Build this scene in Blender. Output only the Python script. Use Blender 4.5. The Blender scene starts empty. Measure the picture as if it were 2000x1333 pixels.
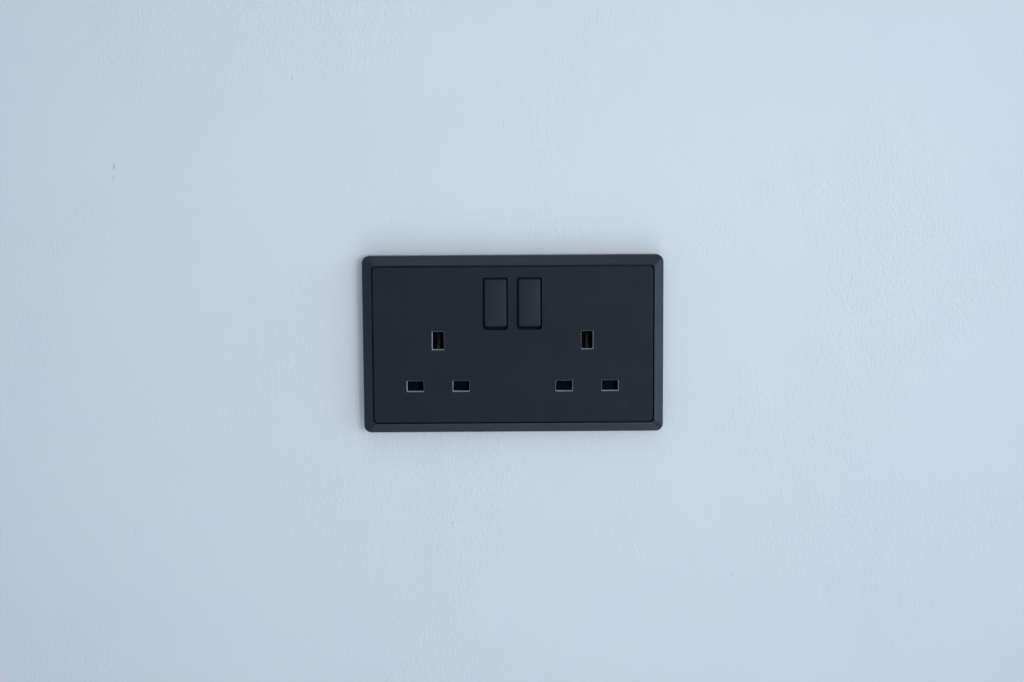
import bpy, bmesh, math
from mathutils import Vector

# ------------------------------------------------------------------ camera, world, lamps, exposure
scene = bpy.context.scene
col = scene.collection
MM = 0.001

cam_data = bpy.data.cameras.new("camera")
cam_data.lens = 50.0
cam_data.sensor_width = 36.0
cam_data.sensor_fit = 'HORIZONTAL'
cam_data.clip_start = 0.01
cam_data.clip_end = 50.0
cam = bpy.data.objects.new("camera", cam_data)
cam.location = (-0.00211, -0.69247, 0.06965)
cam.rotation_euler = (math.radians(84.335), math.radians(0.347), math.radians(-0.165))
col.objects.link(cam)
scene.camera = cam

world = bpy.data.worlds.new("World")
scene.world = world
world.use_nodes = True
bgn = world.node_tree.nodes["Background"]
bgn.inputs["Color"].default_value = (0.82, 1.0, 1.235, 1)      # soft light bounced round a room
bgn.inputs["Strength"].default_value = 0.43


def area_lamp(name, loc, target, sx, sy, power, colour, spread=180):
    d = bpy.data.lights.new(name, 'AREA')
    d.shape = 'RECTANGLE'
    d.size, d.size_y = sx, sy
    d.energy = power
    d.color = colour
    d.spread = math.radians(spread)
    o = bpy.data.objects.new(name, d)
    o.location = loc
    o.rotation_euler = (Vector(target) - Vector(loc)).to_track_quat('-Z', 'Y').to_euler()
    col.objects.link(o)
    return o


# daylight from a window further along the wall to the right, and an added fill lamp in front
area_lamp("window_light", (2.15, -0.84, 0.10), (0, 0, 0), 1.1, 1.7, 11.5, (0.72, 1.0, 1.24))
area_lamp("side_light", (1.10, -1.10, -0.05), (0.03, 0, 0.06), 1.1, 1.1, 0.18, (0.97, 1.02, 1.03), 34)
area_lamp("front_fill_light", (0.62, -1.30, 0.14), (0.03, 0, 0.06), 0.6, 0.6, 0.325, (0.98, 1.02, 1.03), 32)  # added fill, stands for no known source: lifts the wall brightness
area_lamp("floor_bounce", (0.35, -0.75, -1.15), (0.09, 0, 0.08), 1.2, 0.8, 0.60, (0.97, 1.02, 1.03), 52)
area_lamp("ceiling_light", (-0.05, -0.95, 1.60), (0.02, 0, 0.03), 1.0, 0.6, 2.2, (0.97, 1.02, 1.03))

scene.view_settings.view_transform = 'Standard'
scene.view_settings.look = 'None'
scene.view_settings.exposure = 0.03
scene.view_settings.gamma = 1.0


# ------------------------------------------------------------------ materials
def new_mat(name):
    m = bpy.data.materials.new(name)
    m.use_nodes = True
    nt = m.node_tree
    return m, nt, nt.nodes, nt.links, nt.nodes["Principled BSDF"]


def math_node(nt, op, a, b=None, c=None, clamp=False):
    n = nt.nodes.new("ShaderNodeMath")
    n.operation = op
    n.use_clamp = clamp
    for i, v in enumerate((a, b, c)):
        if v is None:
            continue
        if isinstance(v, (int, float)):
            n.inputs[i].default_value = v
        else:
            nt.links.new(v, n.inputs[i])
    return n.outputs[0]


def map_range(nt, v, a, b, c=0.0, d=1.0, smooth=True):
    n = nt.nodes.new("ShaderNodeMapRange")
    n.interpolation_type = 'SMOOTHSTEP' if smooth else 'LINEAR'
    n.inputs["From Min"].default_value = a
    n.inputs["From Max"].default_value = b
    n.inputs["To Min"].default_value = c
    n.inputs["To Max"].default_value = d
    nt.links.new(v, n.inputs["Value"])
    return n.outputs["Result"]


def noise(nt, vec, scale, detail=2.0, rough=0.5, dist=0.0):
    n = nt.nodes.new("ShaderNodeTexNoise")
    n.inputs["Scale"].default_value = scale
    n.inputs["Detail"].default_value = detail
    n.inputs["Roughness"].default_value = rough
    n.inputs["Distortion"].default_value = dist
    nt.links.new(vec, n.inputs["Vector"])
    return n.outputs["Fac"]


def mapping(nt, vec, loc=(0, 0, 0), rot=(0, 0, 0), scale=(1, 1, 1), kind='POINT'):
    n = nt.nodes.new("ShaderNodeMapping")
    n.vector_type = kind
    n.inputs["Location"].default_value = loc
    n.inputs["Rotation"].default_value = rot
    n.inputs["Scale"].default_value = scale
    nt.links.new(vec, n.inputs["Vector"])
    return n.outputs["Vector"]


def wall_material():
    m, nt, N, L, b = new_mat("wall_paint")
    tc = N.new("ShaderNodeTexCoord")
    # millimetres on the wall
    mm = mapping(nt, tc.outputs["Object"], scale=(1000, 1000, 1000))
    # short slanting roller strokes: rotate about the wall normal, then squeeze
    rot = mapping(nt, mm, rot=(0, math.radians(-22), 0))
    strokes = noise(nt, mapping(nt, rot, scale=(0.80, 0.5, 0.34)), 1.0, 3.0, 0.55, 0.5)
    rot2 = mapping(nt, mm, rot=(0, math.radians(14), 0))
    strokes2 = noise(nt, mapping(nt, rot2, scale=(0.50, 0.4, 0.19)), 1.0, 2.0, 0.5, 0.8)
    fine = noise(nt, mm, 1.15, 2.0, 0.6)
    # where the coat was laid on thicker the strokes stand out more
    patch = noise(nt, mm, 0.009, 2.0, 0.5, 0.6)
    amount = map_range(nt, patch, 0.40, 0.66, 0.16, 1.0)
    undul = noise(nt, mm, 0.012, 2.0, 0.45)
    undul2 = noise(nt, mm, 0.045, 1.0, 0.5)
    h = math_node(nt, 'ADD', math_node(nt, 'MULTIPLY', strokes, 0.9), math_node(nt, 'MULTIPLY', strokes2, 0.45))
    h = math_node(nt, 'ADD', h, math_node(nt, 'MULTIPLY', fine, 0.62))
    h = math_node(nt, 'MULTIPLY', h, amount)
    h = math_node(nt, 'ADD', h, math_node(nt, 'MULTIPLY', undul, 1.4))
    h = math_node(nt, 'ADD', h, math_node(nt, 'MULTIPLY', undul2, 0.6))

    # chips, nibs and specks in the paint: (x mm, z mm, half width, half height, height, darkness)
    wob = N.new("ShaderNodeTexNoise")
    wob.inputs["Scale"].default_value = 0.9
    L.new(mm, wob.inputs["Vector"])
    jig = N.new("ShaderNodeVectorMath")
    jig.operation = 'MULTIPLY_ADD'
    L.new(wob.outputs["Color"], jig.inputs[0])
    jig.inputs[1].default_value = (1.3, 0, 1.3)
    L.new(mm, jig.inputs[2])
    sep = N.new("ShaderNodeSeparateXYZ")
    L.new(jig.outputs[0], sep.inputs[0])
    marks = [(-191.5, 87.4, 0.50, 1.7, -0.7, 0.46), (-192.0, 81.4, 0.28, 1.7, -0.5, 0.22),
             (-226.0, 56.0, 0.3, 2.6, -0.3, 0.08), (-103.6, 129.0, 0.55, 1.5, 0.8, 0.0),
             (-28.3, -90.0, 0.7, 0.8, 1.0, 0.0), (-35.5, -104.0, 0.7, 0.8, 0.9, 0.0),
             (110.6, -117.2, 0.7, 0.5, -0.3, 0.2), (145.0, 163.0, 0.5, 0.6, -0.3, 0.18),
             (-2.0, 107.0, 0.35, 3.0, 0.5, 0.0), (-57.0, 61.0, 0.5, 2.0, 0.5, 0.0),
             (62.0, -71.0, 0.6, 1.4, 0.6, 0.0), (-186.0, -93.0, 1.0, 0.8, 0.7, 0.0),
             (-150.0, -120.0, 0.8, 1.0, 0.6, 0.0), (172.0, 40.0, 0.5, 1.6, 0.5, 0.0),
             (-171.0, 132.0, 0.4, 1.2, 0.5, 0.0)]
    relief = None
    dark = None
    for (x, z, rx, rz, hh, dk) in marks:
        dx = math_node(nt, 'DIVIDE', math_node(nt, 'SUBTRACT', sep.outputs[0], x - 1.05), rx)
        dz = math_node(nt, 'DIVIDE', math_node(nt, 'SUBTRACT', sep.outputs[2], z + 0.35), rz)
        r2 = math_node(nt, 'ADD', math_node(nt, 'MULTIPLY', dx, dx), math_node(nt, 'MULTIPLY', dz, dz))
        k = map_range(nt, r2, 1.4, 0.3, 0.0, 1.0)
        s = math_node(nt, 'MULTIPLY', k, hh)
        relief = s if relief is None else math_node(nt, 'ADD', relief, s)
        if dk:
            q = math_node(nt, 'MULTIPLY', k, dk)
            dark = q if dark is None else math_node(nt, 'MAXIMUM', dark, q)
    h = math_node(nt, 'ADD', h, math_node(nt, 'MULTIPLY', relief, 0.7))

    bump = N.new("ShaderNodeBump")
    bump.inputs["Strength"].default_value = 1.0
    bump.inputs["Distance"].default_value = 0.00027
    L.new(h, bump.inputs["Height"])
    L.new(bump.outputs["Normal"], b.inputs["Normal"])

    mix = N.new("ShaderNodeMix")
    mix.data_type = 'RGBA'
    mix.inputs["A"].default_value = (0.745, 0.755, 0.765, 1)
    mix.inputs["B"].default_value = (0.30, 0.34, 0.37, 1)
    L.new(dark, mix.inputs["Factor"])
    # a faint unevenness of the emulsion
    tone = N.new("ShaderNodeMix")
    tone.data_type = 'RGBA'
    tone.blend_type = 'MULTIPLY'
    tone.inputs["B"].default_value = (0.985, 0.987, 0.992, 1)
    L.new(mix.outputs["Result"], tone.inputs["A"])
    L.new(map_range(nt, noise(nt, mm, 0.02, 4.0, 0.6), 0.35, 0.7), tone.inputs["Factor"])
    L.new(tone.outputs["Result"], b.inputs["Base Color"])
    rr = map_range(nt, patch, 0.3, 0.7, 0.50, 0.40)
    L.new(rr, b.inputs["Roughness"])
    b.inputs["Specular IOR Level"].default_value = 0.45
    return m


def plastic(name, base, rough, dust=0.0, grain=0.00001, spec=0.5, seed=0.0, metal=0.0):
    m, nt, N, L, b = new_mat(name)
    tc = N.new("ShaderNodeTexCoord")
    mm = mapping(nt, tc.outputs["Object"], loc=(seed, seed, seed), scale=(1000, 1000, 1000))
    g = noise(nt, mm, 3.2, 3.0, 0.6)
    bump = N.new("ShaderNodeBump")
    bump.inputs["Distance"].default_value = grain
    L.new(g, bump.inputs["Height"])
    L.new(bump.outputs["Normal"], b.inputs["Normal"])
    mottle = noise(nt, mm, 0.06, 3.0, 0.55)
    L.new(map_range(nt, mottle, 0.3, 0.7, rough - 0.03, rough + 0.04), b.inputs["Roughness"])
    b.inputs["Specular IOR Level"].default_value = spec
    mix = N.new("ShaderNodeMix")
    mix.data_type = 'RGBA'
    mix.inputs["A"].default_value = (*base, 1)
    mix.inputs["B"].default_value = (0.30, 0.32, 0.34, 1)
    b.inputs["Metallic"].default_value = metal
    if dust:
        # scattered lint: only the centres of a few cells carry a speck
        v = N.new("ShaderNodeTexVoronoi")
        v.inputs["Scale"].default_value = 0.20
        v.inputs["Randomness"].default_value = 1.0
        L.new(mapping(nt, mm, scale=(1, 1, 1)), v.inputs["Vector"])
        spot = map_range(nt, v.outputs["Distance"], 0.075, 0.03)
        sepc = N.new("ShaderNodeSeparateColor")
        L.new(v.outputs["Color"], sepc.inputs[0])
        pick = map_range(nt, sepc.outputs[0], 0.55, 1.0, 0.0, 1.0, False)
        f = math_node(nt, 'MULTIPLY', math_node(nt, 'MULTIPLY', spot, pick), dust, clamp=True)
        haze = math_node(nt, 'MULTIPLY', map_range(nt, noise(nt, mm, 0.35, 4.0, 0.7), 0.5, 0.8), dust * 0.02)
        L.new(math_node(nt, 'ADD', f, haze), mix.inputs["Factor"])
    else:
        mix.inputs["Factor"].default_value = 0.0
    L.new(mix.outputs["Result"], b.inputs["Base Color"])
    return m


def brass():
    m, nt, N, L, b = new_mat("earth_brass")
    b.inputs["Base Color"].default_value = (0.032, 0.024, 0.019, 1)
    b.inputs["Metallic"].default_value = 0.8
    tc = N.new("ShaderNodeTexCoord")
    mm = mapping(nt, tc.outputs["Object"], scale=(1000, 1000, 1000))
    L.new(map_range(nt, noise(nt, mm, 0.8, 3.0), 0.3, 0.7, 0.35, 0.6), b.inputs["Roughness"])
    return m


M_WALL = wall_material()
M_FRAME = plastic("frame_plastic", (0.0066, 0.0120, 0.0215), 0.40, dust=0.5, spec=0.42, seed=11.0)
M_PLATE = plastic("plate_plastic", (0.0058, 0.0100, 0.0178), 0.60, dust=0.20, spec=0.25)
M_ROCKER = plastic("rocker_plastic", (0.0072, 0.0116, 0.0188), 0.54, dust=0.2, spec=0.28, seed=5.0)
M_RIM = plastic("slot_sleeve", (0.60, 0.64, 0.69), 0.35, grain=0.000002)
M_SHUTTER = plastic("shutter_plastic", (0.0020, 0.0031, 0.0056), 0.6, spec=0.05)
M_BACK = plastic("inner_moulding", (0.0014, 0.0019, 0.0030), 0.6, spec=0.05)
M_BRASS = brass()


# ------------------------------------------------------------------ mesh helpers
# a point on the socket: x right, z up, h = millimetres out from the wall
def P(x, z, h):
    return Vector((x * MM, -h * MM, z * MM))


def rrect(w, h, r, n=8, cx=0.0, cz=0.0, rb=None):
    """rounded rectangle, counter-clockwise seen from the front; rb = radius of the two lower corners"""
    rb = r if rb is None else rb
    pts = []
    for (sx, sz, a0, rad) in ((1, -1, -90, rb), (1, 1, 0, r), (-1, 1, 90, r), (-1, -1, 180, rb)):
        ox = cx + sx * (w / 2 - rad)
        oz = cz + sz * (h / 2 - rad)
        for i in range(n + 1):
            a = math.radians(a0 + 90 * i / n)
            pts.append((ox + rad * math.cos(a), oz + rad * math.sin(a)))
    return pts


def add_loop(bm, pts, depth):
    f = depth if callable(depth) else (lambda x, z: depth)
    return [bm.verts.new(P(x, z, f(x, z))) for x, z in pts]


def strip(bm, a, b, flip=False):
    n = len(a)
    for i in range(n):
        q = (a[i], a[(i + 1) % n], b[(i + 1) % n], b[i])
        bm.faces.new(q[::-1] if flip else q)


def loop_edges(bm, loop):
    out = []
    for i in range(len(loop)):
        a, b = loop[i], loop[(i + 1) % len(loop)]
        out.append(bm.edges.get((a, b)) or bm.edges.new((a, b)))
    return out


def finish(name, bm, mat, parent=None, smooth=math.radians(40), origin=None):
    bmesh.ops.recalc_face_normals(bm, faces=bm.faces)
    me = bpy.data.meshes.new(name)
    if origin is not None:
        bmesh.ops.translate(bm, verts=bm.verts, vec=-Vector(origin))
    bm.to_mesh(me)
    bm.free()
    me.materials.append(mat)
    if smooth:
        me.shade_auto_smooth(angle=smooth) if hasattr(me, "shade_auto_smooth") else None
        for p in me.polygons:
            p.use_smooth = True
        if hasattr(me, "set_sharp_from_angle"):
            me.set_sharp_from_angle(angle=smooth)
    o = bpy.data.objects.new(name, me)
    col.objects.link(o)
    if origin is not None:
        o.location = origin
    if parent is not None:
        o.parent = parent
    return o


# ------------------------------------------------------------------ the wall
SETBACK = 2.5                                           # the plate stands this much (mm) further off the wall


def build_wall():
    bm = bmesh.new()
    w, t, h = 3.4, 0.10, 2.5
    bmesh.ops.create_cube(bm, size=1.0)
    for v in bm.verts:
        v.co = Vector((v.co.x * w, (v.co.y + 0.5) * t + SETBACK * MM, v.co.z * h))
    o = finish("wall", bm, M_WALL, smooth=None)
    o["kind"] = "structure"
    o["label"] = "smooth plastered wall in pale blue paint with faint roller marks"
    return o


build_wall()

# ------------------------------------------------------------------ the double socket
W, H = 146.0, 86.2
socket = bpy.data.objects.new("double_socket", None)
socket.empty_display_size = 0.03
col.objects.link(socket)
socket["label"] = "matte black double power socket with two rocker switches on the pale blue wall"
socket["category"] = "power socket"

FACE = 8.5                                              # front of the face plate, mm from the wall


def build_frame():
    bm = bmesh.new()
    prof = [(0.0, 0.05 - SETBACK), (0.0, 4.4), (0.05, 4.9), (0.20, 5.35), (0.48, 5.7), (0.85, 5.95),
            (4.05, 8.05), (4.35, 8.25), (4.62, 8.33), (4.69, 8.28), (4.70, 8.1), (4.70, 5.2)]
    loops = []
    for ins, hh in prof:
        r = max(3.6 - ins * 0.35, 1.9)
        loops.append(add_loop(bm, rrect(W - 2 * ins, H - 2 * ins, r, 10), hh))
    for a, b in zip(loops, loops[1:]):
        strip(bm, a, b)
    # floor of the gap and the inside of the frame
    fl = add_loop(bm, rrect(W - 16, H - 16, 1.5, 10), 5.2)
    bk = add_loop(bm, rrect(W - 16, H - 16, 1.5, 10), 0.05 - SETBACK)
    strip(bm, loops[-1], fl)
    strip(bm, fl, bk)
    strip(bm, bk, loops[0])
    return finish("frame", bm, M_FRAME, socket)


build_frame()

# pin slots: (x, z, width, height, kind) and rocker openings
SLOTS = [(-36.3, 2.1, 5.9, 9.0, 'earth'), (-47.55, -20.05, 8.3, 5.4, 'live'), (-25.3, -20.05, 8.3, 5.4, 'live'),
         (35.85, 2.1, 5.9, 9.0, 'earth'), (24.65, -20.15, 8.3, 5.4, 'live'), (46.95, -20.15, 8.3, 5.4, 'live')]
ROCKERS = [(-8.45, 19.8), (7.97, 19.88)]
RW, RH = 11.9, 25.2


def build_plate():
    bm = bmesh.new()
    pw, ph, pr = W - 10.7, H - 10.7, 2.2
    # outer rim: rolled edge down into the gap
    prof = [(0.0, 5.4), (0.0, FACE - 0.35), (0.08, FACE - 0.14), (0.22, FACE - 0.04), (0.40, FACE)]
    loops = [add_loop(bm, rrect(pw - 2 * i, ph - 2 * i, pr - i, 8), hh) for i, hh in prof]
    for a, b in zip(loops, loops[1:]):
        strip(bm, a, b)
    edges = loop_edges(bm, loops[-1])
    for (x, z, w, h, k) in SLOTS:
        l0 = add_loop(bm, rrect(w, h, 0.30, 3, x, z), FACE)
        l1 = add_loop(bm, rrect(w, h, 0.30, 3, x, z), FACE - 1.2)
        strip(bm, l0, l1, True)
        edges += loop_edges(bm, l0)
    for (x, z) in ROCKERS:
        l0 = add_loop(bm, rrect(RW + 0.16, RH + 0.16, 0.98, 5, x, z, 1.48), FACE)
        l1 = add_loop(bm, rrect(RW, RH, 0.9, 5, x, z, 1.4), FACE - 0.10)
        l2 = add_loop(bm, rrect(RW, RH, 0.9, 5, x, z, 1.4), 5.0)
        strip(bm, l0, l1, True)
        strip(bm, l1, l2, True)
        bm.faces.new(l2)
        edges += loop_edges(bm, l0)
    bmesh.ops.triangle_fill(bm, use_beauty=True, use_dissolve=False, edges=edges, normal=Vector((0, -1, 0)))
    o = finish("face_plate", bm, M_PLATE, socket, smooth=math.radians(35))
    for p in o.data.polygons:                           # the front stays dead flat
        if abs(p.normal.y) > 0.9999:
            p.use_smooth = False
    return o


build_plate()


def build_slot(x, z, w, h, kind):
    """pale tapered sleeve lining a pin hole, its cavity, and what shows inside"""
    wall_t = 0.06
    c = 0.18                                            # taper of the pale sleeve
    bm = bmesh.new()
    top = FACE - 0.02
    e = 0.01
    depth = 5.6 if kind == 'live' else 7.0
    bottom_h = top - depth
    seq = [(e, top), (e + 0.03, top - 0.03), (c, top - 3.0)]
    loops = [add_loop(bm, rrect(w - 2 * i, h - 2 * i, 0.30, 3, x, z), hh) for i, hh in seq]
    for a, b in zip(loops, loops[1:]):
        strip(bm, a, b, True)
    o = finish("pin_slot", bm, M_RIM, socket, smooth=math.radians(20))
    # cavity behind the lip
    bm = bmesh.new()
    i = c
    a = add_loop(bm, rrect(w - 2 * i, h - 2 * i, 0.2, 3, x, z), top - 3.0)
    b = add_loop(bm, rrect(w - 2 * i, h - 2 * i, 0.2, 3, x, z), bottom_h)
    strip(bm, a, b, True)
    bm.faces.new(b)
    finish("cavity", bm, M_BACK, o, smooth=None)
    if kind == 'live':
        # sliding shutter, leaning back towards the top
        bm = bmesh.new()
        sw, sh = w - 2 * i - 0.1, h - 2 * i - 0.1
        l0 = add_loop(bm, rrect(sw, sh, 0.15, 2, x, z), lambda px, pz: bottom_h + 0.1)
        l1 = add_loop(bm, rrect(sw, sh, 0.15, 2, x, z), lambda px, pz: bottom_h + 0.7 - 0.16 * (pz - z))
        l2 = add_loop(bm, rrect(sw - 0.3, sh - 0.3, 0.1, 2, x, z), lambda px, pz: bottom_h + 0.8 - 0.16 * (pz - z))
        strip(bm, l0, l1)
        strip(bm, l1, l2)
        bm.faces.new(l2)
        finish("shutter", bm, M_SHUTTER, o, smooth=None)
    else:
        # springy contact leaf deep in the earth hole, bowed towards the front at its lower end
        bm = bmesh.new()
        prev = None
        lo, hi = z - h / 2 + i + 0.25, z + h / 2 - i - 1.5
        for k in range(9):
            t = k / 8
            pz = lo + (hi - lo) * t
            hh = bottom_h + 0.4 + 2.4 * (1 - t) ** 1.5
            hw = 0.95 - 0.25 * t
            ring = [bm.verts.new(P(x - hw, pz, hh)), bm.verts.new(P(x - hw * 0.5, pz, hh + 0.35)),
                    bm.verts.new(P(x + hw * 0.5, pz, hh + 0.35)), bm.verts.new(P(x + hw, pz, hh)),
                    bm.verts.new(P(x + hw, pz, hh - 0.3)), bm.verts.new(P(x - hw, pz, hh - 0.3))]
            if prev:
                strip(bm, prev, ring)
            else:
                bm.faces.new(ring)
            prev = ring
        bm.faces.new(prev)
        finish("contact", bm, M_BRASS, o, smooth=math.radians(40))
    return o


for s in SLOTS:
    build_slot(*s)


def build_rocker(x, z):
    gap = 0.56
    w, h = RW - 2 * gap, RH - 2 * gap
    zt, zb = z + h / 2, z - h / 2

    def face(px, pz):                                   # leaning: lower end stands out
        t = (zt - pz) / (zt - zb)
        return FACE + 0.15 + 2.1 * t

    bm = bmesh.new()
    lip = 1.9                                           # depth of the sloping lower end
    loops = [add_loop(bm, rrect(w, h, 0.7, 6, x, z, 1.2), 5.1)]
    loops.append(add_loop(bm, rrect(w, h, 0.7, 6, x, z, 1.2), lambda px, pz: FACE - 2.4 + 2.0 * min(1.0, (pz - zb) / 1.3)))

    def ring(ins, extra, drop):
        hh = h - ins - (ins + extra)
        cz = z + (extra) / 2
        r = max(0.7 - ins * 0.5, 0.3)
        return add_loop(bm, rrect(w - 2 * ins, hh, r, 6, x, cz, max(1.0 - ins * 0.5, 0.5)),
                        lambda px, pz: face(px, pz) - drop)
    loops.append(ring(0.08, lip - 0.50, 0.46))
    loops.append(ring(0.24, lip - 0.30, 0.22))
    loops.append(ring(0.48, lip - 0.12, 0.06))
    loops.append(ring(0.75, lip, 0.0))
    for a, b in zip(loops, loops[1:]):
        strip(bm, a, b)
    bm.faces.new(loops[-1])
    return finish("rocker_switch", bm, M_ROCKER, socket, smooth=math.radians(50))


for r in ROCKERS:
    build_rocker(*r)
